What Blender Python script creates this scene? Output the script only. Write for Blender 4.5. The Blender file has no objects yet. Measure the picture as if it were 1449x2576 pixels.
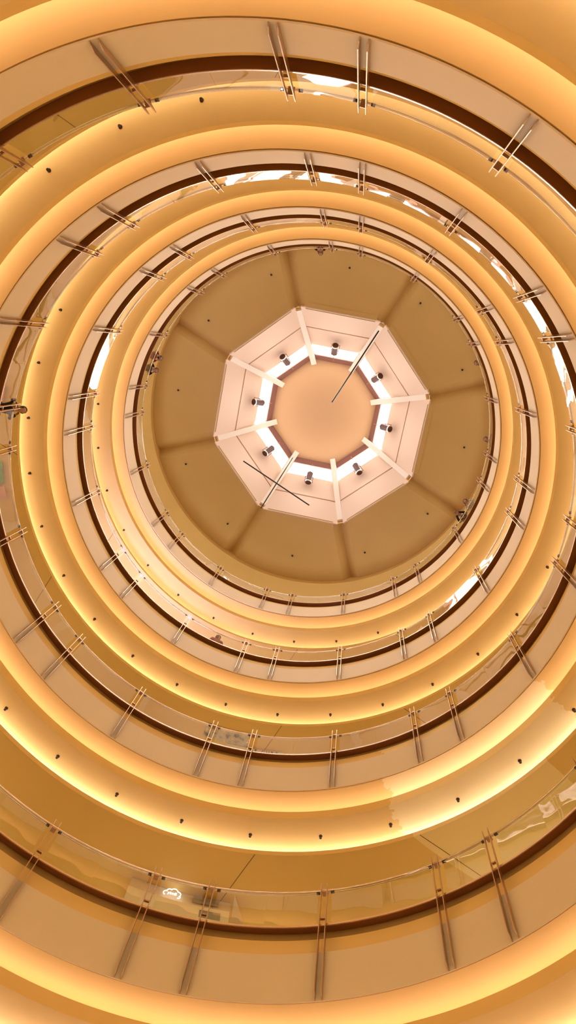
import bpy, bmesh, math, random
from mathutils import Vector, Matrix, Quaternion
random.seed(7)
SC = bpy.context.scene
COL = SC.collection
PI = math.pi
U = 7.5                     # radius of the round void in metres
EYE = 1.5                   # camera height above the ground floor
A0 = math.radians(-11.73)   # azimuth of the first octagon corner
ZL = [EYE + U * z for z in (1.3566, 2.1785, 3.0038, 3.8361)]    # underside of the gallery fascias, lowest first
Z_G = EYE + U * 0.5306      # first gallery above the ground floor, out of the picture
LEVEL_NAMES = ['lowest and widest gallery ring', 'second gallery ring from the bottom', 'third gallery ring from the bottom', 'topmost and narrowest gallery ring']

# ---------------------------------------------------------------- materials
def new_mat(name):
    m = bpy.data.materials.new(name); m.use_nodes = True
    nt = m.node_tree; nt.nodes.clear()
    out = nt.nodes.new('ShaderNodeOutputMaterial')
    return m, nt, out
def principled(name, col, rough=0.6, metal=0.0, noise=0.0, nscale=3.0, bump=0.0, bscale=60.0, spec=0.4):
    m, nt, out = new_mat(name)
    b = nt.nodes.new('ShaderNodeBsdfPrincipled')
    b.inputs['Base Color'].default_value = (*col, 1)
    b.inputs['Roughness'].default_value = rough
    b.inputs['Metallic'].default_value = metal
    b.inputs['Specular IOR Level'].default_value = spec
    nt.links.new(b.outputs[0], out.inputs[0])
    tc = nt.nodes.new('ShaderNodeTexCoord')
    if noise > 0:
        n = nt.nodes.new('ShaderNodeTexNoise'); n.inputs['Scale'].default_value = nscale; n.inputs['Detail'].default_value = 4
        nt.links.new(tc.outputs['Object'], n.inputs['Vector'])
        r = nt.nodes.new('ShaderNodeValToRGB')
        r.color_ramp.elements[0].position = 0.3; r.color_ramp.elements[1].position = 0.7
        r.color_ramp.elements[0].color = (*[c * (1 - noise) for c in col], 1)
        r.color_ramp.elements[1].color = (*[min(1, c * (1 + noise)) for c in col], 1)
        nt.links.new(n.outputs['Fac'], r.inputs[0]); nt.links.new(r.outputs[0], b.inputs['Base Color'])
    if bump > 0:
        n2 = nt.nodes.new('ShaderNodeTexNoise'); n2.inputs['Scale'].default_value = bscale
        nt.links.new(tc.outputs['Object'], n2.inputs['Vector'])
        bp = nt.nodes.new('ShaderNodeBump'); bp.inputs['Strength'].default_value = bump; bp.inputs['Distance'].default_value = 0.01
        nt.links.new(n2.outputs['Fac'], bp.inputs['Height']); nt.links.new(bp.outputs[0], b.inputs['Normal'])
    return m
def emitter(name, col, strength):
    m, nt, out = new_mat(name)
    e = nt.nodes.new('ShaderNodeEmission'); e.inputs[0].default_value = (*col, 1); e.inputs[1].default_value = strength
    nt.links.new(e.outputs[0], out.inputs[0])
    return m
def lit_pane(name, col, strength):
    m, nt, out = new_mat(name)
    e = nt.nodes.new('ShaderNodeEmission'); e.inputs[0].default_value = (*col, 1); e.inputs[1].default_value = strength
    t = nt.nodes.new('ShaderNodeBsdfTransparent'); a = nt.nodes.new('ShaderNodeAddShader')
    nt.links.new(e.outputs[0], a.inputs[0]); nt.links.new(t.outputs[0], a.inputs[1]); nt.links.new(a.outputs[0], out.inputs[0])
    return m
def glass(name, tint, ior, wave):
    m, nt, out = new_mat(name)
    tr = nt.nodes.new('ShaderNodeBsdfTransparent'); tr.inputs[0].default_value = (*tint, 1)
    gl = nt.nodes.new('ShaderNodeBsdfGlossy'); gl.inputs['Roughness'].default_value = 0.0; gl.inputs[0].default_value = (1, 1, 1, 1)
    fr = nt.nodes.new('ShaderNodeFresnel'); fr.inputs[0].default_value = ior
    ge = nt.nodes.new('ShaderNodeNewGeometry')
    iv = nt.nodes.new('ShaderNodeMath'); iv.operation = 'SUBTRACT'; iv.inputs[0].default_value = 1
    nt.links.new(ge.outputs['Backfacing'], iv.inputs[1])
    mu = nt.nodes.new('ShaderNodeMath'); mu.operation = 'MULTIPLY'
    nt.links.new(fr.outputs[0], mu.inputs[0]); nt.links.new(iv.outputs[0], mu.inputs[1])
    tc = nt.nodes.new('ShaderNodeTexCoord')
    n = nt.nodes.new('ShaderNodeTexNoise'); n.inputs['Scale'].default_value = 0.9; n.inputs['Detail'].default_value = 1.5
    nt.links.new(tc.outputs['Object'], n.inputs['Vector'])
    bp = nt.nodes.new('ShaderNodeBump'); bp.inputs['Strength'].default_value = 1.0; bp.inputs['Distance'].default_value = wave
    nt.links.new(n.outputs['Fac'], bp.inputs['Height']); nt.links.new(bp.outputs[0], gl.inputs['Normal'])
    mx = nt.nodes.new('ShaderNodeMixShader')
    nt.links.new(mu.outputs[0], mx.inputs[0]); nt.links.new(tr.outputs[0], mx.inputs[1]); nt.links.new(gl.outputs[0], mx.inputs[2])
    nt.links.new(mx.outputs[0], out.inputs[0])
    return m
CREAM = (0.79, 0.525, 0.185)
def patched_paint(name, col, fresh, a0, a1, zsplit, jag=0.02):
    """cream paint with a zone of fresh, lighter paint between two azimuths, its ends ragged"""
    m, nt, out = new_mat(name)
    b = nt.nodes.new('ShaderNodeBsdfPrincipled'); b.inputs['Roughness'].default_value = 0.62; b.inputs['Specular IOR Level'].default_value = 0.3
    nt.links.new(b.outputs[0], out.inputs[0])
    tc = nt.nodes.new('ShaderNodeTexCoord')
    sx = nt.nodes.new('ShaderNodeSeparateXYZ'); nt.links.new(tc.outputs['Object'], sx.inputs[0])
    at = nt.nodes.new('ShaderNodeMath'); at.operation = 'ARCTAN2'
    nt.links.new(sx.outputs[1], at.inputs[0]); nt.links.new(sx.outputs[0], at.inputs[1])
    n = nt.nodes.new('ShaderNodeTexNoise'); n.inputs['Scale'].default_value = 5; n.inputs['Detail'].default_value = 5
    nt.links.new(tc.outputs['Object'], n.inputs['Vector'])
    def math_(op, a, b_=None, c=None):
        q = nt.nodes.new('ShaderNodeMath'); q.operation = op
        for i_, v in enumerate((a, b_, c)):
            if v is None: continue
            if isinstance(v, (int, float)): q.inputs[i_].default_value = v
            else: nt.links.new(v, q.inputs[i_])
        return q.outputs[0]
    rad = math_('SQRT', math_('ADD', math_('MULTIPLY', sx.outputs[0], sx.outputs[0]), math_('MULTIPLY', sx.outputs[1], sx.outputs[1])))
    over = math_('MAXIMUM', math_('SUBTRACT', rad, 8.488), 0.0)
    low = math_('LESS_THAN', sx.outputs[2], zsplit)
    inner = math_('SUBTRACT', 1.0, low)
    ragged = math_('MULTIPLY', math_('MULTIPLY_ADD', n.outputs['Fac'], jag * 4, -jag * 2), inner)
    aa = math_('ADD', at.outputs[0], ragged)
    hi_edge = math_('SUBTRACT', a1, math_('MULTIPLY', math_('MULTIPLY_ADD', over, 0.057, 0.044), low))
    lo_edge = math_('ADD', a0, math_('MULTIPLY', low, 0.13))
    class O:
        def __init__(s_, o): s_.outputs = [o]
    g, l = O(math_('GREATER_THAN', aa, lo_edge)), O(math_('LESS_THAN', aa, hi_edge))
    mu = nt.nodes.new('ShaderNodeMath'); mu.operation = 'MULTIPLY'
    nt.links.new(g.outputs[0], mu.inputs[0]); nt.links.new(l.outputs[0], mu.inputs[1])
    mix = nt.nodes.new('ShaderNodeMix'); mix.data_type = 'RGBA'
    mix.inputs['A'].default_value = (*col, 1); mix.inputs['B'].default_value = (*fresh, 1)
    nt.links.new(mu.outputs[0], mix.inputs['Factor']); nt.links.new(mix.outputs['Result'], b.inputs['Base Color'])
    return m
M = {}
M['paint'] = principled('cream paint', CREAM, 0.62, noise=0.03, nscale=0.7, spec=0.3)
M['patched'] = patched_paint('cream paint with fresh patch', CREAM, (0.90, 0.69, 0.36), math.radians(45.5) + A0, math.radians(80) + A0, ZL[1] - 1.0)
M['fascia'] = principled('fascia board', (0.75, 0.585, 0.365), 0.5, noise=0.02, nscale=0.8, spec=0.4)
M['dome'] = principled('dome ceiling paint', (0.66, 0.44, 0.17), 0.75, noise=0.03, nscale=0.5, bump=0.12, bscale=9, spec=0.2)
M['bronze'] = principled('satin bronze', (0.62, 0.42, 0.28), 0.32, metal=0.85)
M['clad'] = principled('glossy ochre curb paint', (0.46, 0.28, 0.10), 0.28, spec=0.5)
M['shoe'] = principled('dark brown shoe', (0.29, 0.115, 0.035), 0.5)
M['steel'] = principled('brushed rail metal', (0.80, 0.66, 0.52), 0.2, metal=1.0)
M['dark'] = principled('dark bronze', (0.06, 0.035, 0.025), 0.45, metal=0.4)
M['black'] = principled('black metal', (0.02, 0.015, 0.014), 0.5)
M['lamp_brown'] = principled('brown lamp housing', (0.10, 0.045, 0.04), 0.5)
M['pale'] = principled('pale lantern board', (0.80, 0.64, 0.52), 0.5, spec=0.3)
M['trough_dark'] = principled('darkened trough board', (0.30, 0.20, 0.10), 0.8)
M['roof'] = principled('tan roof board', (0.58, 0.38, 0.21), 0.6, spec=0.3)
M['white_beam'] = principled('white painted beam', (0.92, 0.86, 0.78), 0.5)
M['frame_red'] = principled('window frame brown', (0.24, 0.11, 0.09), 0.5)
M['floor'] = principled('polished stone floor', (0.72, 0.64, 0.52), 0.25, noise=0.06, nscale=1.2)
M['shop_wall'] = principled('shop wall', (0.66, 0.56, 0.42), 0.5, noise=0.05, nscale=0.6)
M['glass'] = glass('balustrade glass', (0.96, 0.975, 0.93), 2.0, 0.004)
M['sky_pane'] = lit_pane('daylight through glazing', (1.0, 0.93, 0.88), 4.0)
M['led'] = emitter('warm cove strip', (1.0, 0.90, 0.76), 82.0)
M['led_soft'] = emitter('warm cove strip soft', (1.0, 0.91, 0.95), 14.0)
M['shop_fill'] = emitter('added shop front glow', (1.0, 0.745, 0.35), 1.55)
M['shop_fill_dim'] = emitter('dim added shop front glow', (1.0, 0.76, 0.48), 0.8)
M['shop_white'] = emitter('bright white window', (1.0, 0.94, 0.86), 2.6)
M['fill_light'] = emitter('cool white fill light', (0.50, 0.48, 1.0), 15.0)
M['joint'] = principled('ceiling joint', (0.22, 0.12, 0.05), 0.8)
M['skin'] = principled('skin', (0.50, 0.27, 0.18), 0.5)
M['hair_black'] = principled('black hair', (0.012, 0.009, 0.008), 0.45)
M['hair_brown'] = principled('brown hair', (0.05, 0.022, 0.012), 0.45)

# ---------------------------------------------------------------- mesh helpers
def tag(o, label=None, cat=None, group=None, kind=None):
    if label: o['label'] = label
    if cat: o['category'] = cat
    if group: o['group'] = group
    if kind: o['kind'] = kind
    return o
def obj(name, bm, mat, parent=None, smooth=None):
    me = bpy.data.meshes.new(name)
    bmesh.ops.recalc_face_normals(bm, faces=bm.faces)
    bm.to_mesh(me); bm.free()
    for m in (mat if isinstance(mat, (list, tuple)) else [mat]): me.materials.append(m)
    if smooth is not None:
        for p in me.polygons: p.use_smooth = True
        me.set_sharp_from_angle(angle=math.radians(smooth))
    o = bpy.data.objects.new(name, me); COL.objects.link(o)
    if parent: o.parent = parent
    return o
def empty(name, loc=(0, 0, 0), rz=0):
    o = bpy.data.objects.new(name, None); COL.objects.link(o)
    o.location = loc; o.rotation_euler = (0, 0, rz); o.empty_display_size = 0.3
    return o
def pol(r, a, z=0): return Vector((r * math.cos(a), r * math.sin(a), z))
def revolve(bm, prof, n=192, a0=0, a1=None):
    """closed (r, z) profile swept round the axis; whole turn unless a1 is given"""
    full = a1 is None
    if full: a1 = a0 + 2 * PI
    k = n if full else n + 1
    rows = [[bm.verts.new(pol(r, a0 + (a1 - a0) * i / n, z)) for r, z in prof] for i in range(k)]
    m = len(prof)
    for i in range(n):
        A, B = rows[i], rows[(i + 1) % k]
        for j in range(m):
            bm.faces.new((A[j], A[(j + 1) % m], B[(j + 1) % m], B[j]))
    if not full:
        bm.faces.new(rows[0]); bm.faces.new(rows[-1][::-1])
    return bm
def torus(bm, R, z, rad, n=192, m=10, a0=0, a1=None):
    return revolve(bm, [(R + rad * math.cos(2 * PI * j / m), z + rad * math.sin(2 * PI * j / m)) for j in range(m)], n, a0, a1)
def hexa(bm, p):
    """box from 8 points: bottom quad p0..p3, top quad p4..p7"""
    v = [bm.verts.new(q) for q in p]
    for f in ((0, 3, 2, 1), (4, 5, 6, 7), (0, 1, 5, 4), (1, 2, 6, 5), (2, 3, 7, 6), (3, 0, 4, 7)):
        bm.faces.new([v[i] for i in f])
def box(bm, c, s, rot=None):
    rot = rot or Matrix.Identity(3)
    p = [Vector(c) + rot @ Vector((sx * s[0] / 2, sy * s[1] / 2, sz * s[2] / 2)) for sz in (-1, 1) for sx, sy in ((-1, -1), (1, -1), (1, 1), (-1, 1))]
    hexa(bm, p)
def prism(bm, poly, z0, z1):
    a = [bm.verts.new((x, y, z0)) for x, y in poly]; b = [bm.verts.new((x, y, z1)) for x, y in poly]
    n = len(poly)
    bm.faces.new(a[::-1]); bm.faces.new(b)
    for i in range(n): bm.faces.new((a[i], a[(i + 1) % n], b[(i + 1) % n], b[i]))
def tube(bm, p0, p1, r0, r1=None, n=10):
    p0, p1 = Vector(p0), Vector(p1); r1 = r0 if r1 is None else r1
    d = (p1 - p0).normalized(); q = d.to_track_quat('Z', 'Y')
    A = [bm.verts.new(p0 + q @ Vector((r0 * math.cos(2 * PI * i / n), r0 * math.sin(2 * PI * i / n), 0))) for i in range(n)]
    B = [bm.verts.new(p1 + q @ Vector((r1 * math.cos(2 * PI * i / n), r1 * math.sin(2 * PI * i / n), 0))) for i in range(n)]
    bm.faces.new(A[::-1]); bm.faces.new(B)
    for i in range(n): bm.faces.new((A[i], A[(i + 1) % n], B[(i + 1) % n], B[i]))
def ball(bm, c, r, n=16, m=10, scale=(1, 1, 1)):
    mat = Matrix.Translation(c) @ Matrix.Diagonal((*scale, 1))
    bmesh.ops.create_uvsphere(bm, u_segments=n, v_segments=m, radius=r, matrix=mat)
def B(): return bmesh.new()
def struct(name, bm, mat, label, smooth=None, cat='structure', parent=None):
    o = obj(name, bm, mat, parent, smooth)
    if parent is None: tag(o, label, cat, kind='structure')
    return o
def az(rel): return A0 + math.radians(rel)
def clock(rel):
    """reading on a clock face of an azimuth, as the photograph shows it; minutes 0..59"""
    return ((rel - 11.73 + 90) % 360) / 6.0

# ---------------------------------------------------------------- the setting: galleries
R_WALL = 12.2
def gallery(zb, idx, name, full=True):
    soffit = [(7.555, .02), (8.32, .03), (8.32, -.41), (8.12, -.41), (8.12, -.46), (7.975, -.46), (7.975, -.27), (7.93, -.27), (7.93, -.55), (9.42, -.55), (9.42, -.785), (9.10, -.785), (9.10, -1.09),
              (8.54, -1.09), (8.54, -1.03), (8.49, -1.03), (8.49, -1.17), (R_WALL, -1.17), (R_WALL, 1.46), (7.62, 1.46), (7.62, .075), (7.555, .075)]
    bm = revolve(B(), [(r, zb + z) for r, z in soffit], 240)
    for f in bm.faces:   # the inside of the light trough is coloured dark to cut light bouncing onto the cove
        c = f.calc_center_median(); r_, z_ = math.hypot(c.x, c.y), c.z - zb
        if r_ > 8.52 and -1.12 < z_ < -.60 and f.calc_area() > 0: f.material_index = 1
    struct('ceiling' if idx is None else 'ceiling_%d' % (idx + 1), bm, [M['patched'] if idx == 1 else M['paint'], M['trough_dark']],
           'stepped cream cove ceiling with bright lit edges under the ' + name, 32, 'ceiling')
    bm = revolve(B(), [(r, zb + z) for r, z in ((7.5, 0), (7.5, 1.02), (7.615, 1.02), (7.615, 0.08), (7.525, 0.08), (7.525, 0.0))], 240)
    struct('trim_fascia' if idx is None else 'trim_%d' % (idx + 1), bm, M['fascia'], 'plain beige fascia band round the ' + name, 32, 'fascia')
    if full:
        bm = revolve(B(), [(r, zb + z) for r, z in ((7.70, 1.03), (7.70, 1.705), (7.765, 1.705), (7.765, 1.03))], 240)
        struct('trim_%d' % (idx + 11), bm, M['clad'], 'recessed ochre curb above the fascia of the ' + name, 40, 'curb')
        bm = revolve(B(), [(r, zb + z) for r, z in ((7.5, 1.635), (7.5, 1.675), (7.56, 1.70), (7.72, 1.84), (7.78, 1.84), (7.78, 1.71), (7.70, 1.71))], 240)
        struct('trim_%d' % (idx + 15), bm, M['shoe'], 'dark brown edge carrying the glass of the ' + name, 40, 'curb')
    bm = revolve(B(), [(7.62, zb + 1.47), (7.62, zb + 1.55), (R_WALL, zb + 1.55), (R_WALL, zb + 1.47)] if not full else [(7.785, zb + 1.47), (7.785, zb + 1.55), (R_WALL, zb + 1.55), (R_WALL, zb + 1.47)], 160)
    struct('floor_%d' % (2 if idx is None else idx + 3), bm, M['floor'], 'stone walkway floor of the ' + name, 32, 'floor')
    bm = B()
    revolve(bm, [(8.19, zb - .405), (8.19, zb - .385), (8.24, zb - .385), (8.24, zb - .405)], 160)
    struct('trim_%d' % (20 + (9 if idx is None else idx)), bm, M['led_soft'], 'warm light strip hidden behind the upper lip of the ' + name, None, 'light strip')
    bm = B()
    revolve(bm, [(9.14, zb - .781), (9.14, zb - .761), (9.20, zb - .761), (9.20, zb - .781)], 160)
    struct('trim_%d' % (30 + (9 if idx is None else idx)), bm, M['led'], 'warm light strip hidden in the cove of the ' + name, None, 'light strip')
gallery(Z_G, None, 'first gallery above the ground floor', False)
for k in range(4): gallery(ZL[k], k, LEVEL_NAMES[k])

# joints in the flat outer soffits: two per octant, each a straight dark line running outwards at a slant
for k in range(4):
    bm = B(); z = ZL[k] - 1.171
    for o in (0, 2, 4, 6):
        for s in (-1, 1):
            p0 = pol(8.5, az(45 * o + s * 13.6), z); ax = az(45 * o + s * 44)
            p1 = p0 + Vector((math.cos(ax), math.sin(ax), 0)) * 2.6
            d = (p1 - p0).normalized(); n = Vector((-d.y, d.x, 0)) * .008
            q = [p0 - n, p1 - n, p1 + n, p0 + n]
            hexa(bm, [v + Vector((0, 0, -.003)) for v in q] + [v + Vector((0, 0, .003)) for v in q])
    struct('trim_%d' % (40 + k), bm, M['joint'], 'thin dark slanting joints in the flat outer soffit of the ' + LEVEL_NAMES[k], None, 'ceiling joints')

# walls and floors
struct('floor', revolve(B(), [(0.0001, -.1), (0.0001, 0), (R_WALL, 0), (R_WALL, -.1)], 96), M['floor'], 'polished stone ground floor of the atrium', None, 'floor')
Z_TOPS = 4.99 * U + EYE
heights = [(0, Z_G - 1.17), (Z_G + 1.55, ZL[0] - 1.17), (ZL[0] + 1.55, ZL[1] - 1.17), (ZL[1] + 1.55, ZL[2] - 1.17), (ZL[2] + 1.55, ZL[3] - 1.17), (ZL[3] + 1.55, Z_TOPS)]
wall_names = ['ground floor', 'first gallery'] + LEVEL_NAMES
for i, (z0, z1) in enumerate(heights):
    struct('wall_%s' % ['ground', 'first', 'second', 'third', 'fourth', 'top'][i], revolve(B(), [(R_WALL, z0), (R_WALL, z1), (R_WALL + .2, z1), (R_WALL + .2, z0)], 120),
           M['shop_wall'], 'round shop wall behind the walkway of the ' + wall_names[i] if i else 'round shop wall of the ground floor', None, 'wall')

# lit shop fronts in the round walls, unseen, added for ambient light
n_win = 20
for i, (z0, z1) in enumerate(heights):
    for j in range(8):
        c = 45 * j + 22.5; h = 14.5 if i else 17
        n_win += 1
        top = min(z1 - .55, z0 + (3.6 if i == 5 else 3.0))
        bm = revolve(B(), [(R_WALL - .06, z0 + .15), (R_WALL - .06, top), (R_WALL + .02, top), (R_WALL + .02, z0 + .15)], 10, az(c - h), az(c + h))
        struct('window_%d' % n_win, bm, M['shop_fill_dim' if i == 5 else 'shop_fill'], 'added shop front glow at clock minute %d on the wall of the %s' % (round(clock(c)) % 60, wall_names[i]), 30, 'shop window')

for j in range(16):
    c = 22.5 * j + 11.25; h = [7.5, 5, 8.5, 4][j % 4]; n_win += 1
    bm = revolve(B(), [(R_WALL - .06, ZL[3] + 5.75), (R_WALL - .06, ZL[3] + 7.3), (R_WALL + .02, ZL[3] + 7.3), (R_WALL + .02, ZL[3] + 5.75)], 8, az(c - h), az(c + h))
    struct('window_%d' % n_win, bm, M['shop_white'], 'bright high window at clock minute %d on the wall of the topmost gallery' % (round(clock(c)) % 60), 30, 'shop window')

# ---------------------------------------------------------------- dome ceiling and lantern
def octv(r, i, z, off=0.0): return pol(r, az(45 * i + off), z)
Z_D = 5.045 * U + EYE
RV = 5.70
def dome_ceiling():
    bm = B(); Re = 8.9
    hw, dep = .44, .42
    for i in range(8):
        a = az(45 * i); b = az(45 * (i + 1))
        da, db = Vector((math.cos(a), math.sin(a), 0)), Vector((math.cos(b), math.sin(b), 0))
        na, nb = Vector((-da.y, da.x, 0)), Vector((-db.y, db.x, 0))
        # flat facet between two hips
        inner = [da * RV + na * hw, db * RV - nb * hw]
        t0 = math.asin(hw / Re); n = 12
        arc = [pol(Re, a + t0 + (b - a - 2 * t0) * j / n) for j in range(n + 1)]
        pts = [inner[0]] + arc + [inner[1]]
        lo = [bm.verts.new(Vector((p.x, p.y, Z_D))) for p in pts]
        bm.faces.new(lo)
        # raised V over the hip: two sloping strips
        ri = [da * RV - na * hw, da * RV, da * RV + na * hw]
        ro = [pol(Re, a - t0), da * Re, pol(Re, a + t0)]
        zs = [Z_D, Z_D + dep, Z_D]
        for j in (0, 1):
            bm.faces.new([bm.verts.new(Vector((p.x, p.y, z))) for p, z in ((ri[j], zs[j]), (ro[j], zs[j]), (ro[j + 1], zs[j + 1]), (ri[j + 1], zs[j + 1]))])
        bm.faces.new([bm.verts.new(Vector((p.x, p.y, z))) for p, z in zip(ri, zs)])
    bmesh.ops.remove_doubles(bm, verts=bm.verts, dist=.001)
    me = bpy.data.meshes.new('ceiling_dome'); bm.to_mesh(me); bm.free(); me.materials.append(M['dome'])
    o = bpy.data.objects.new('ceiling_dome', me); COL.objects.link(o)
    md = o.modifiers.new('thick', 'SOLIDIFY'); md.thickness = .04; md.offset = 0
    tag(o, 'dim brown octagonal ceiling with shadowed hips round the lantern', 'ceiling', kind='structure')
dome_ceiling()
# rim of the lantern opening
bm = B()
for i in range(8):
    a_, b_ = octv(RV, i, Z_D - .05), octv(RV, i + 1, Z_D - .05); c_, d_ = octv(RV + .36, i, Z_D - .05), octv(RV + .36, i + 1, Z_D - .05)
    u_ = (b_ - a_).normalized() * .40
    p = [a_ + u_, b_ - u_, d_ - u_ * 1.1, c_ + u_ * 1.1]
    hexa(bm, p + [v + Vector((0, 0, .09)) for v in p])
struct('trim_50', bm, M['dome'], 'flat brown rim band round the octagonal lantern opening', None, 'trim')
# step and outer soffit of the top floor
struct('ceiling_6', revolve(B(), [(8.88, Z_TOPS), (R_WALL, Z_TOPS), (R_WALL, Z_TOPS + 1.0), (8.88, Z_TOPS + 1.0)], 200),
       M['paint'], 'flat outer ceiling over the walkway of the topmost gallery', 32, 'ceiling')
ZT = [5.045 * U + EYE, 5.215 * U + EYE, 5.225 * U + EYE, 5.40 * U + EYE, 5.566 * U + EYE]
def rv_at(z):  # corner radius of the sloping lantern at a height
    t = (z - ZT[0]) / (ZT[4] - ZT[0]); return RV + (3.08 - RV) * t
def facet(i, z0, z1, gap, thick=.06, out=0.0):
    """sloping slab of the lantern between corner i and i+1, kept clear of the corner beams"""
    q = []
    nrm_a = az(45 * i + 22.5)
    for z in (z0, z1):
        a, b = octv(rv_at(z) + out, i, z), octv(rv_at(z) + out, i + 1, z)
        d = (b - a).normalized()
        q.append((a + d * gap, b - d * gap))
    slope = math.atan2(ZT[4] - ZT[0], (RV - 3.08) * math.cos(PI / 8))
    nn = Vector((math.cos(nrm_a) * math.sin(slope), math.sin(nrm_a) * math.sin(slope), math.cos(slope))) * thick
    p = [q[0][0], q[0][1], q[1][1], q[1][0]]
    return p + [v + nn for v in p]
PLACES = ['at the bottom right', 'at the bottom', 'at the lower left', 'on the left', 'at the upper left', 'at the top', 'at the upper right', 'on the right']
for i in range(8):
    hr = clock(45 * i + 22.5) / 5
    wh = 'at %s on the clock face' % ('half past %d' % (int(hr) or 12) if hr % 1 >= .25 and hr % 1 < .75 else "%d o'clock" % (round(hr) % 12 or 12))
    bm = B(); hexa(bm, facet(i, ZT[0] - .09, ZT[1], .16)); hexa(bm, facet(i, ZT[2], ZT[3], .16))
    hexa(bm, facet(i, ZT[1] - .1, ZT[2] + .1, .16, .02, .08))
    struct('wall_lantern_%d' % (i + 1), bm, M['pale'], 'pale sloping lantern board with one thin joint ' + wh, None, 'wall')
    w = struct('window_%d' % (i + 1), (lambda b: (hexa(b, facet(i, ZT[3], ZT[4], .13, .02, .05)), b)[1])(B()), M['sky_pane'], 'blown-out white lantern window ' + wh, None, 'window')
    bm = B(); hexa(bm, facet(i, ZT[4] - .44, ZT[4] - .03, .02, .1, -.03))
    f = facet(i, ZT[3], ZT[4], .13, .1, -.02)
    for s in (0, 1):
        p0, p1 = (f[0], f[3]) if s == 0 else (f[1], f[2])
        d = ((f[1] - f[0]).normalized()) * (.06 if s == 0 else -.06)
        nn = f[4] - f[0]
        hexa(bm, [p0, p0 + d, p1 + d, p1] + [p0 + nn, p0 + d + nn, p1 + d + nn, p1 + nn])
    obj('window_frame', bm, M['frame_red'], w)
    # corner beam
    a = az(45 * i); da = Vector((math.cos(a), math.sin(a), 0)); na = Vector((-da.y, da.x, 0)) * .145
    p0, p1 = da * (RV - .16) + Vector((0, 0, ZT[0] + .20)), da * 2.62 + Vector((0, 0, ZT[4] + .12))
    up = Vector((da.x * .25, da.y * .25, .17))
    bm = B(); hexa(bm, [p0 - na, p0 + na, p1 + na, p1 - na] + [p0 - na + up, p0 + na + up, p1 + na + up, p1 - na + up])
    struct('beam_%d' % (i + 1), bm, M['white_beam'], 'white sloping corner beam of the lantern at clock minute %d' % (round(clock(45 * i)) % 60), None, 'beam')
bm = B()
prism(bm, [tuple(octv(3.16, i, 0).xy) for i in range(8)], ZT[4] - .03, ZT[4] + .15)
struct('ceiling_roof', bm, M['roof'], 'flat tan octagonal roof panel at the centre of the lantern', None, 'ceiling')
bm = B()
prism(bm, [tuple(octv(7.0, i, 0).xy) for i in range(8)], ZT[4] + .4, ZT[4] + .6)
for i in range(8):
    p = [octv(7.0, i, Z_D + .55), octv(7.0, i + 1, Z_D + .55), octv(7.2, i + 1, Z_D + .55), octv(7.2, i, Z_D + .55)]
    hexa(bm, p + [v + Vector((0, 0, ZT[4] + .3 - Z_D)) for v in p])
struct('ceiling_outer_roof', bm, M['dome'], 'outer roof shell closing the lantern from above', None, 'ceiling')

# daylight from the sky outside each lantern window
for i in range(8):
    a = az(45 * i + 22.5); z = (ZT[3] + ZT[4]) / 2 + .9
    r = rv_at((ZT[3] + ZT[4]) / 2) * math.cos(PI / 8) + .55
    L = bpy.data.lights.new('daylight', 'AREA'); L.shape = 'RECTANGLE'; L.size = 2.2; L.size_y = 1.3; L.energy = 430; L.color = (1.0, .90, .84)
    lo = bpy.data.objects.new('daylight', L); COL.objects.link(lo); lo.location = pol(r, a, z)
    d = Vector((-math.cos(a) * .75, -math.sin(a) * .75, -.66)); lo.rotation_euler = d.to_track_quat('-Z', 'Y').to_euler()

# ---------------------------------------------------------------- balustrades
POSTS = sorted((45 * o + d) % 360 for o in range(8) for d in (-18, 0, 18))
def fin_pair():
    bm = B()
    prof = [(7.497, 0.0), (7.45, .03), (7.392, .12), (7.392, 2.55), (7.40, 2.68), (7.452, 2.47), (7.452, 1.75), (7.497, 1.62)]
    for s in (-1, 1):
        y = s * .062
        A = [bm.verts.new((r, y - .008, z)) for r, z in prof]; C_ = [bm.verts.new((r, y + .008, z)) for r, z in prof]
        n = len(prof)
        bm.faces.new(A); bm.faces.new(C_[::-1])
        for j in range(n): bm.faces.new((A[j], C_[j], C_[(j + 1) % n], A[(j + 1) % n]))
    return bm
def crossbar(z, w, r0=7.44, r1=7.60, h=.05):
    bm = B(); box(bm, ((r0 + r1) / 2, 0, z), (r1 - r0, w, h)); return bm
TILT = 0.0
def pane_bm(span):
    """curved upright pane centred on azimuth 0"""
    bm = B(); h = math.radians(span / 2)
    revolve(bm, [(7.515, 1.67), (7.515 + .95 * TILT, 2.60), (7.529 + .95 * TILT, 2.60), (7.529, 1.67)], 10, -h, h)
    return bm
def clamp_bm():
    bm = B(); box(bm, (7.535, 0, 0), (.045, .07, .035)); return bm
gap = math.degrees(.14 / 7.5)
bays = []
for a, b in zip(POSTS, POSTS[1:] + [POSTS[0] + 360]):
    w = b - a
    if w < 12: bays.append((a + gap, b - gap))
    else: bays += [(a + gap, (a + b) / 2 - .03), ((a + b) / 2 + .03, b - gap)]
protos = {}
def child(name, me_key, builder, mat, parent, loc=(0, 0, 0), rz=0.0, smooth=None):
    if me_key not in protos:
        o = obj(name, builder(), mat, None, smooth); protos[me_key] = o.data
    else:
        o = bpy.data.objects.new(name, protos[me_key]); COL.objects.link(o)
    o.parent = parent; o.location = loc; o.rotation_euler = (0, 0, rz)
    return o
RAIL_LABEL = ['glass balustrade with bronze fin posts on the lowest and widest gallery ring', 'glass balustrade with bronze fin posts on the second ring from the bottom',
              'glass balustrade with bronze fin posts on the third ring from the bottom', 'glass balustrade with bronze fin posts on the topmost ring, next to the dome']
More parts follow.
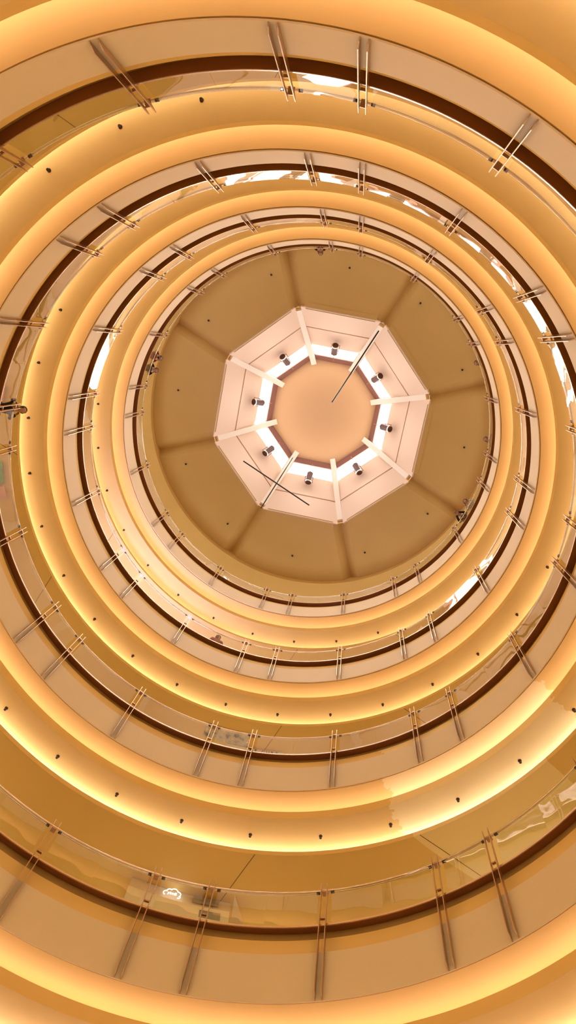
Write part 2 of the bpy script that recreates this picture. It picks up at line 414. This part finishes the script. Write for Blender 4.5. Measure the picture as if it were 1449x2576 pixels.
for k in range(4):
    root = tag(empty('balustrade', (0, 0, ZL[k])), RAIL_LABEL[k], 'balustrade', 'round glass balustrades of the galleries')
    child('handrail', 'rail', lambda: torus(B(), 7.575, 2.655, .028, 240, 12), M['steel'], root, smooth=60)
    child('lower_rail', 'rail2', lambda: torus(B(), 7.56, 2.585, .012, 240, 8), M['steel'], root, smooth=60)
    child('base_channel', 'chan', lambda: revolve(B(), [(7.497, 1.655), (7.497, 1.70), (7.510, 1.70), (7.510, 1.681), (7.535, 1.681), (7.535, 1.70), (7.55, 1.70), (7.55, 1.655)], 240), M['steel'], root, smooth=30)
    for a in POSTS:
        p = child('post', 'post', fin_pair, M['bronze'], root, rz=az(a))
        child('crossbar', 'bar0', lambda: crossbar(1.80, .108, 7.455, 7.50, .03), M['bronze'], p)
        child('crossbar', 'bar1', lambda: crossbar(2.50, .108, 7.44, 7.56, .035), M['bronze'], p)
    for a, b in bays:
        sp = round(b - a, 3)
        p = child('glass_pane', ('pane', sp), lambda: pane_bm(sp), M['glass'], root, rz=az((a + b) / 2), smooth=30)
        for e in (-1, 1):
            near = a if e < 0 else b
            if min(abs((near - q + 180) % 360 - 180) for q in POSTS) < 2:
                child('clamp', 'clamp', clamp_bm, M['dark'], p, (0, 0, 2.56), math.radians(e * (sp / 2)) * .985)

# ---------------------------------------------------------------- sprinklers and floodlights
def sprinkler_bm():
    bm = B()
    tube(bm, (0, 0, 0), (0, 0, -.008), .045, .04, 14)
    tube(bm, (0, 0, -.008), (0, 0, -.045), .022, .018, 10)
    for s in (-1, 1): tube(bm, (s * .02, 0, -.04), (s * .006, 0, -.075), .005, .005, 6)
    tube(bm, (0, 0, -.072), (0, 0, -.078), .032, .032, 12)
    return bm
def place(name, key, builder, mat, loc, rz, label, cat, group, smooth=None):
    o = child(name, key, builder, mat, None, loc, rz, smooth); tag(o, label, cat, group); return o
for k, ranges in ((1, [(45, 153), (249, 273)]), (2, [(33, 225)]), (3, [(81, 201)])):
    for a in [9 + 12 * j for j in range(30)]:
        if any(lo - 1 <= a <= hi + 1 for lo, hi in ranges):
            place('sprinkler_head', 'spr', sprinkler_bm, M['dark'], pol(8.44, az(a), ZL[k] - .55), az(a),
                  'small dark sprinkler head at clock minute %d on the cove under the %s ring' % (round(clock(a)) % 60, ['', 'second lowest', 'third lowest', 'topmost'][k]), 'sprinkler', 'sprinkler heads on the cove ceilings')
for j in range(12):
    a = -7.5 + 30 * j
    place('sprinkler_head', 'spr2', lambda: (lambda b: (bmesh.ops.scale(b, vec=(1.6, 1.6, 1.4), verts=b.verts), b)[1])(sprinkler_bm()), M['black'], pol(7.58, az(a), Z_D), az(a),
          'black dot of a sprinkler head at clock minute %d on the brown dome ceiling' % (round(clock(a)) % 60), 'sprinkler', 'sprinkler heads on the dome ceiling')
for i in range(8):
    a = 45 * i + 22.5; z = 5.322 * U + EYE
    hr = clock(a) / 5
    wh = 'half past %d' % (int(hr) or 12) if .25 <= hr % 1 < .75 else "%d o'clock" % (round(hr) % 12 or 12)
    rad = rv_at(z) * math.cos(PI / 8)
    root = tag(empty('floodlight', pol(rad - .44, az(a), z), az(a)), 'brown floodlight before the white lantern window at %s on the clock face' % wh, 'floodlight', 'floodlights in the lantern')
    bm = B(); ax = Vector((-.62, 0, .78))
    tube(bm, -ax * .36, ax * .24, .19, .21, 8); tube(bm, ax * .24, ax * .36, .21, .12, 8)
    obj('housing', bm, M['lamp_brown'], root)
    bm = B(); revolve(bm, [(.165, -.03), (.165, .01), (.205, .01), (.205, -.03)], 12); bmesh.ops.transform(bm, matrix=Matrix.Translation(-ax * .37) @ ax.to_track_quat('Z', 'Y').to_matrix().to_4x4(), verts=bm.verts); obj('lens_ring', bm, M['steel'], root)
    bm = B()
    for s in (-1, 1):
        box(bm, (.12, s * .215, 0), (.34, .02, .05))
    box(bm, (.28, 0, 0), (.03, .45, .06)); obj('bracket', bm, M['lamp_brown'], root)
    bm = B(); tube(bm, ax * .35, (-.62, 0, .95), .014, .014, 6); obj('support_arm', bm, M['steel'], root)

# ---------------------------------------------------------------- thin poles hanging in the lantern
def pole(p0, p1, label, wires, rad=.035):
    mid = (Vector(p0) + Vector(p1)) / 2
    root = tag(empty('hanging_pole', mid), label, 'pole', 'thin poles hung under the lantern')
    bm = B(); tube(bm, Vector(p0) - mid, Vector(p1) - mid, rad, rad, 8); obj('pole_rod', bm, M['black'], root)
    for w in wires:
        bm = B(); q = Vector(p0).lerp(Vector(p1), w[0]); tube(bm, q - mid, Vector(w[1]) - mid, .006, .006, 5); obj('wire', bm, M['black'], root)
def onbeam(r, rel): return pol(r, az(rel), ZT[0] + (RV - r) / (RV - 3.08) * (ZT[4] - ZT[0]))
zp = 4.9 * U + EYE
pole(pol(5.27, az(315.25), zp), pol(1.12, az(317.9), zp), 'thin black pole pointing from the upper right lantern beam to the centre', [(.08, onbeam(4.9, 315)), (.5, onbeam(3.2, 315))])
pole(pol(4.43, az(162.9), zp), pol(4.43, az(107.5), zp), 'thin black pole crossing the lower left lantern beam at right angles', [(.5, onbeam(3.95, 135))])
zq = zp + .25
pole(pol(5.55, az(134.6), zq), pol(2.75, az(135.6), zq + 2.2), 'thin black pole running along the lower left lantern beam', [(.1, onbeam(5.2, 135)), (.9, onbeam(3.0, 135))], .028)

# ---------------------------------------------------------------- shop things seen through the glass
M['pale_board'] = principled('pale board', (0.72, 0.58, 0.44), 0.6)
M['grey_board'] = principled('grey board', (0.26, 0.21, 0.16), 0.6)
M['neon'] = emitter('white neon', (1.0, 0.98, 0.95), 4.0)
M['green'] = principled('green cloth', (0.16, 0.42, 0.20), 0.7, noise=0.2, nscale=3)
M['pink'] = principled('pink cloth', (0.80, 0.38, 0.33), 0.7, noise=0.1, nscale=3)
M['orange'] = principled('orange motif', (0.85, 0.32, 0.06), 0.6)
def print_mat():
    m, nt, out = new_mat('printed picture')
    b = nt.nodes.new('ShaderNodeBsdfPrincipled'); b.inputs['Roughness'].default_value = .5; nt.links.new(b.outputs[0], out.inputs[0])
    tc = nt.nodes.new('ShaderNodeTexCoord'); n = nt.nodes.new('ShaderNodeTexNoise'); n.inputs['Scale'].default_value = 4.5; n.inputs['Detail'].default_value = 3
    nt.links.new(tc.outputs['Object'], n.inputs['Vector'])
    r = nt.nodes.new('ShaderNodeValToRGB'); cr = r.color_ramp
    cr.elements[0].position = .32; cr.elements[0].color = (.10, .06, .06, 1)
    cr.elements[1].position = .44; cr.elements[1].color = (.40, .38, .40, 1)
    for p, c in ((.50, (.62, .52, .42, 1)), (.56, (.48, .42, .40, 1)), (.62, (.70, .50, .28, 1)), (.72, (.95, .92, .88, 1))):
        e = cr.elements.new(p); e.color = c
    nt.links.new(n.outputs['Fac'], r.inputs[0]); nt.links.new(r.outputs[0], b.inputs['Base Color'])
    return m
M['print'] = print_mat()
def sector(r0, r1, a, b, z0, z1, n=12):
    return revolve(B(), [(r0, z0), (r0, z1), (r1, z1), (r1, z0)], n, az(a), az(b))
def text(body, size, mat, parent, loc, xdir, ydir):
    c = bpy.data.curves.new('lettering', 'FONT'); c.body = body; c.size = size; c.extrude = .004; c.align_x = 'CENTER'; c.align_y = 'CENTER'
    tmp = bpy.data.objects.new('lettering_source', c); COL.objects.link(tmp)
    me = bpy.data.meshes.new_from_object(tmp.evaluated_get(bpy.context.evaluated_depsgraph_get()))
    bpy.data.objects.remove(tmp); me.materials.clear(); me.materials.append(mat)
    o = bpy.data.objects.new('lettering', me); COL.objects.link(o); o.parent = parent
    X, Y = Vector(xdir).normalized(), Vector(ydir).normalized(); Z = X.cross(Y)
    o.matrix_local = Matrix.Translation(loc) @ Matrix((X, Y, Z)).transposed().to_4x4()
    return o
zs3, zs4 = ZL[2] - 1.17, ZL[1] - 1.17
tag(obj('ceiling_picture', sector(8.95, 9.42, 110.2, 119.6, zs3 - .03, zs3, 12), M['print']), 'busy grey and tan printed picture panel on the soffit behind the second ring glass', 'picture')
root = tag(empty('sign_strip', pol(9.6, az(108), zs3)), 'pale strip sign with dark capital letters on the soffit behind the second ring glass', 'sign')
b_ = sector(9.43, 9.85, 103.2, 114.5, zs3 - .04, zs3, 12); bmesh.ops.translate(b_, vec=-root.location, verts=b_.verts)
obj('board', b_, M['pale_board'], root)
for ch, a in zip('KE·CURE', (109.6, 108.6, 107.9, 107.1, 106.2, 105.3, 104.4)):
    t_ = az(a); p = pol(9.50, t_, zs3 - .046) - root.location
    text(ch, .17, M['dark'], root, p, (math.sin(t_), -math.cos(t_), 0), (-math.cos(t_), -math.sin(t_), 0))
# bulkhead of a shop on the lowest gallery with its glowing sign
root = tag(empty('shop_bulkhead', pol(9.9, az(113), zs4)), 'pale lowered shop bulkhead under the soffit behind the lowest ring glass', 'bulkhead')
b_ = sector(9.95, 12.1, 106.8, 121.5, zs4 - .30, zs4 - .012, 14); bmesh.ops.translate(b_, vec=-root.location, verts=b_.verts)
obj('casing', b_, M['pale_board'], root)
for a, c, r0, r1 in ((108.5, 112.2, 9.85, 9.93), (108.0, 111.0, 10.05, 10.25)):
    b_ = sector(r0, r1, a, c, zs4 - (.25 if r0 < 9.95 else .31), zs4 - (.10 if r0 < 9.95 else .29), 5); bmesh.ops.translate(b_, vec=-root.location, verts=b_.verts)
    obj('grey_panel', b_, M['grey_board'], root)
ta = az(115.2); Xd = Vector((math.sin(ta), -math.cos(ta), 0)); Yd = Vector((0, 0, 1)); c0 = pol(9.84, ta, zs4 - .21)
root = tag(empty('neon_sign', c0), 'glowing white cloud shaped neon shop sign with small letters behind the lowest glass', 'sign')
def curve_tube(pts, rad, mat, parent, name):
    c = bpy.data.curves.new(name, 'CURVE'); c.dimensions = '3D'; c.bevel_depth = rad; sp = c.splines.new('POLY'); sp.points.add(len(pts) - 1)
    for q, p in zip(sp.points, pts): q.co = (*p, 1)
    tmp = bpy.data.objects.new('curve_source', c); COL.objects.link(tmp)
    me = bpy.data.meshes.new_from_object(tmp.evaluated_get(bpy.context.evaluated_depsgraph_get()))
    bpy.data.objects.remove(tmp); me.materials.clear(); me.materials.append(mat)
    o = bpy.data.objects.new(name, me); COL.objects.link(o); o.parent = parent; return o
cl = []
for cx, cy, rr, t0, t1 in ((-.19, -.05, .075, 250, 100), (-.10, .04, .08, 190, 60), (.03, .07, .095, 150, 25), (.15, .0, .085, 95, -50), (.19, -.09, .05, 40, -120)):
    cx, cy, rr = cx * .85, cy * .85, rr * .85
    for q in range(9):
        t = math.radians(t0 + (t1 - t0) * q / 8); cl.append(Xd * (cx + rr * math.cos(t)) + Yd * (cy + rr * math.sin(t)))
curve_tube(cl, .011, M['neon'], root, 'neon_outline')
text('yim8', .12, M['neon'], root, -Vector((math.cos(ta), math.sin(ta), 0)) * .01 + Xd * -.01 + Yd * -.03, Xd, Yd)
# hanging triangular pennant with an orange motif
pa = [pol(9.70, az(106.4), zs4 - .01), pol(10.5, az(106.6), zs4 - .50), pol(10.5, az(103.9), zs4 - .50)]
root = tag(empty('pennant', pa[0]), 'pale triangular pennant with a small orange motif behind the lowest ring glass', 'pennant')
bm = B(); q = [bm.verts.new(p - pa[0]) for p in pa]; q2 = [bm.verts.new(p - pa[0] + Vector((.004, .02, .012))) for p in pa]
bm.faces.new(q); bm.faces.new(q2[::-1])
for i in range(3): bm.faces.new((q[i], q2[i], q2[(i + 1) % 3], q[(i + 1) % 3]))
obj('cloth', bm, M['pale_board'], root)
bm = B(); ball(bm, (pa[0] * .2 + pa[1] * .42 + pa[2] * .38) - pa[0] + Vector((-.01, -.02, -.04)), .12, 12, 8, (1, .8, .25)); obj('motif', bm, M['orange'], root)
# coloured banners hung over the walkway on the left of the second ring
for a0_, a1_, mt, lab in ((187.9, 192.2, 'green', 'green cloth banner under the soffit at the left edge of the picture'), (184.9, 187.2, 'pink', 'pink cloth banner under the soffit just below the green one'), (203.5, 207, 'pink', 'pale pink banner under the soffit beside the dark person on the left')):
    tag(obj('cloth_banner', sector(8.98, 9.6, a0_, a1_, zs3 - .10, zs3 - .07, 6), M[mt]), lab, 'banner')
# bright white fill light added unseen on the third walkway: it throws the cool light on the cove above
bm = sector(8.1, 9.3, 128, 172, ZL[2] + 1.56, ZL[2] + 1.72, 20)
struct('floor_light_box', bm, M['fill_light'], 'cool white fill light added unseen on the third walkway floor', None, 'fill light')

# ---------------------------------------------------------------- people
def skin_mesh(name, nodes, edges, mat, parent, sub=1):
    """one continuous surface grown over joints: nodes = {key: (co, rx, ry)}, first key is the root"""
    keys = list(nodes); me = bpy.data.meshes.new(name)
    me.from_pydata([nodes[k][0] for k in keys], [(keys.index(a), keys.index(b)) for a, b in edges], [])
    o = bpy.data.objects.new(name, me); COL.objects.link(o); me.materials.append(mat); o.parent = parent
    md = o.modifiers.new('skin', 'SKIN'); md.use_smooth_shade = True; md.branch_smoothing = .4
    for i, k in enumerate(keys):
        v = me.skin_vertices[0].data[i]; v.radius = (nodes[k][1], nodes[k][2]); v.use_root = i == 0
    sb = o.modifiers.new('smooth', 'SUBSURF'); sb.levels = sub; sb.render_levels = sub
    return o
def person(label, rel, zb, r_foot, hair, shirt, trousers, lean=1.0, h=1.0, hold=None, turn=0.0, group=None, long_hair=False):
    root = tag(empty('person', pol(r_foot, az(rel), zb + 1.55), az(rel) + PI), label, 'person', group)
    L = lean
    pel = Vector((.0, 0, .93 * h)); che = Vector((.26 * L, 0, 1.29 * h)); nek = Vector((.39 * L, 0, 1.42 * h)); hd = Vector((.47 * L + .02, 0, 1.535 * h)); top = Vector((.48 * L + .02, 0, 1.655 * h))
    N = {'pel': (pel, .12, .10), 'wai': (pel.lerp(che, .45), .105, .09), 'che': (che, .13, .10), 'nek': (nek, .058, .058), 'jaw': (hd + Vector((.025, 0, -.055)), .078, .074), 'head': (hd + Vector((0, 0, .01)), .098, .096), 'top': (top + Vector((-.01, 0, -.035)), .085, .082)}
    Ed = [('pel', 'wai'), ('wai', 'che'), ('che', 'nek'), ('nek', 'jaw'), ('jaw', 'head'), ('head', 'top')]
    for s, n in ((-1, 'r'), (1, 'l')):
        sh = che + Vector((.03 * L, s * .19, .06))
        if L > .5:
            el = Vector((.28, s * .27, 1.225)); ha = Vector((.47, s * .10, 1.25)) if not hold else Vector((.62, s * .05, 1.36))
        else:
            el = Vector((.02, s * .25, 1.08 * h)); ha = Vector((.14, s * .22, .86 * h))
        N.update({'sh' + n: (sh, .058, .058), 'el' + n: (el, .042, .042), 'wr' + n: (el.lerp(ha, .85), .028, .028), 'ha' + n: (ha, .035, .02)})
        Ed += [('che', 'sh' + n), ('sh' + n, 'el' + n), ('el' + n, 'wr' + n), ('wr' + n, 'ha' + n)]
        d = (ha - el).normalized(); sd = Vector((0, s, 0)); dn = Vector((0, 0, -1))
        for f in range(4):
            b0 = ha + d * .03 + sd * (.03 - .02 * f); ln = (.030, .036, .034, .028)[f]
            N['f%d%s' % (f, n)] = (b0 + d * ln, .009, .009); N['g%d%s' % (f, n)] = (b0 + d * ln * 1.6 + dn * .03, .008, .008)
            Ed += [('ha' + n, 'f%d%s' % (f, n)), ('f%d%s' % (f, n), 'g%d%s' % (f, n))]
        N['t0' + n] = (ha - sd * .04 + d * .015, .010, .010); N['t1' + n] = (ha - sd * .05 + d * .045, .009, .009)
        Ed += [('ha' + n, 't0' + n), ('t0' + n, 't1' + n)]
        hp = pel + Vector((0, s * .09, -.05)); kn = Vector((.04, s * .11, .50 * h)); an = Vector((-.02, s * .11, .09)); to = Vector((.14, s * .12, .04))
        N.update({'hp' + n: (hp, .09, .09), 'kn' + n: (kn, .058, .058), 'an' + n: (an, .04, .04), 'to' + n: (to, .04, .03)})
        Ed += [('pel', 'hp' + n), ('hp' + n, 'kn' + n), ('kn' + n, 'an' + n), ('an' + n, 'to' + n)]
    skin_mesh('body', N, Ed, M['skin'], root)
    # face
    def face_pt(x, y, z): return hd + Matrix.Rotation(turn, 3, 'Z') @ Vector((x, y, z))
    bm = B(); ball(bm, face_pt(.098, 0, -.005), .018, 8, 6, (1, .8, 1.4)); obj('nose', bm, M['skin'], root, 60)
    bm = B()
    for s in (-1, 1): ball(bm, face_pt(.088, s * .034, .028), .012, 8, 6)
    obj('eyes', bm, M['black'], root, 60)
    bm = B(); ball(bm, face_pt(.092, 0, -.05), .022, 8, 6, (.35, 1, .3)); obj('mouth', bm, M['frame_red'], root, 60)
    bm = B()
    for s in (-1, 1): ball(bm, face_pt(0, s * .096, 0), .022, 8, 6, (.8, .4, 1.3))
    obj('ears', bm, M['skin'], root, 60)
    # hair: a cap open to the face
    bm = B(); ball(bm, (0, 0, 0), .118, 20, 14, (1.0, .96, 1.0))
    bmesh.ops.delete(bm, geom=[v for v in bm.verts if v.co.x > .045 and v.co.z < .05 or v.co.z < (-.112 if not long_hair else -.5)], context='VERTS')
    if long_hair:
        for v in bm.verts:
            if v.co.z < -.03 and v.co.x < .03: v.co.z = -.03 + (v.co.z + .03) * 2.6
    bmesh.ops.rotate(bm, cent=(0, 0, 0), matrix=Matrix.Rotation(turn, 3, 'Z'), verts=bm.verts); bmesh.ops.translate(bm, vec=hd + Vector((-.012, 0, .025)), verts=bm.verts)
    o = obj('hair', bm, hair, root, 60); md = o.modifiers.new('t', 'SOLIDIFY'); md.thickness = .02; md.offset = -1
    # clothes
    def grow(keys, d): return {k: (N[k][0], N[k][1] + d * (.55 if k[:2] in ('el', 'wr', 'sh') else 1), N[k][2] + d * (.55 if k[:2] in ('el', 'wr', 'sh') else 1)) for k in keys}
    tk = ['pel', 'wai', 'che'] + [k + n for k in ('sh', 'el', 'wr') for n in 'rl']
    S_ = grow(tk, .034); S_['nk'] = (che.lerp(nek, .5), .085, .085)
    skin_mesh('shirt', S_, [e for e in Ed if e[0] in tk and e[1] in tk] + [('che', 'nk')], shirt, root)
    lk = ['pel'] + [k + n for k in ('hp', 'kn', 'an') for n in 'rl']
    skin_mesh('trousers', grow(lk, .03), [e for e in Ed if e[0] in lk and e[1] in lk], trousers, root)
    bm = B()
    for s in (-1, 1): ball(bm, (.06, s * .115, .045), .075, 10, 8, (1.7, .7, .6))
    obj('shoes', bm, M['black'], root, 60)
    if hold:
        bm = B(); box(bm, (.69, 0, 1.40), (.012, .14, .075)); tag(obj(hold, bm, M['black'], None), 'black phone held out over the topmost rail at the lower right', 'phone')
        o = bpy.data.objects[hold]; o.matrix_world = Matrix.Translation(root.location) @ Matrix.Rotation(az(rel) + PI, 4, 'Z')
    return root
def cloth(n, c): M[n] = principled(n, c, .85, noise=.1, nscale=8); return M[n]
c_black, c_brown, c_red, c_tan, c_grey, c_white, c_navy = (cloth('black cloth', (.012, .010, .012)), cloth('brown cloth', (.10, .035, .02)), cloth('red cloth', (.30, .05, .035)),
    cloth('tan cloth', (.40, .26, .14)), cloth('grey cloth', (.16, .14, .12)), cloth('white cloth', (.75, .70, .64)), cloth('navy cloth', (.02, .025, .06)))
Z1 = ZL[3]
GP = 'people leaning on the topmost rail'
person('person in red leaning over the topmost rail at the left, upper of two', 216.6, Z1, 7.90, M['hair_black'], c_red, c_black, group=GP, turn=.3, long_hair=True)
person('person in black leaning over the topmost rail at the left, lower of two', 212.2, Z1, 7.90, M['hair_black'], c_black, c_navy, group=GP, turn=-.2)
person('person in brown bending over the topmost rail at the very top of the dome opening', 283.9, Z1, 7.92, M['hair_brown'], c_brown, c_black, group=GP, turn=-.3)
person('person with a white collar leaning over the topmost rail at the lower right, upper one', 36.0, Z1, 7.92, M['hair_black'], c_white, c_grey, group=GP, turn=.2)
person('person in black holding out a phone over the topmost rail at the lower right', 40.8, Z1, 7.92, M['hair_black'], c_black, c_grey, group=GP, hold='phone')
person('person in tan leaning on the topmost rail at the right edge of the dome', 14.0, Z1, 7.99, M['hair_brown'], c_tan, c_navy, group=GP)
person('person in grey leaning on the topmost rail at the upper right of the dome', 348.8, Z1, 8.01, M['hair_brown'], c_grey, c_navy, group=GP)
person('person in black leaning over the second ring rail beside the post on the left edge', 205.7, ZL[1], 7.99, M['hair_black'], c_black, c_black, turn=.2)
person('brown haired person standing behind the glass of the third ring at the lower left', 125.2, ZL[2], 8.02, M['hair_brown'], c_red, c_navy, lean=0.1, turn=1.3, long_hair=True)

# ---------------------------------------------------------------- camera
f_px, ca, cb = 1819.9, 0.2181, 0.0962
def rx(t): return Matrix(((1, 0, 0), (0, math.cos(t), -math.sin(t)), (0, math.sin(t), math.cos(t))))
def ry(t): return Matrix(((math.cos(t), 0, math.sin(t)), (0, 1, 0), (-math.sin(t), 0, math.cos(t))))
Rcv = rx(ca) @ ry(cb)
cam = bpy.data.cameras.new('camera'); co = bpy.data.objects.new('camera', cam); COL.objects.link(co)
m3 = Rcv.transposed() @ Matrix.Diagonal((1, -1, -1))
co.matrix_world = Matrix.Translation((0.2653 * U, -0.4523 * U, EYE)) @ m3.to_4x4()
cam.sensor_fit = 'VERTICAL'; cam.sensor_height = 36; cam.lens = f_px / 2576 * 36
cam.clip_start = .05; cam.clip_end = 200
SC.camera = co

# ---------------------------------------------------------------- world and view
w = bpy.data.worlds.new('world'); SC.world = w; w.use_nodes = True
w.node_tree.nodes['Background'].inputs[0].default_value = (.9, .95, 1, 1); w.node_tree.nodes['Background'].inputs[1].default_value = 0.3
SC.view_settings.view_transform = 'Standard'; SC.view_settings.look = 'None'; SC.view_settings.gamma = 1; SC.view_settings.use_curve_mapping = False
SC.view_settings.exposure = 0.0
SC.cycles.max_bounces = 7; SC.cycles.diffuse_bounces = 4; SC.cycles.glossy_bounces = 3; SC.cycles.transparent_max_bounces = 12
SC.cycles.caustics_reflective = False; SC.cycles.caustics_refractive = False
SC.cycles.sample_clamp_indirect = 6
SC.cycles.use_denoising = True
SC.cycles.use_adaptive_sampling = True; SC.cycles.adaptive_threshold = 0.07; SC.cycles.adaptive_min_samples = 20
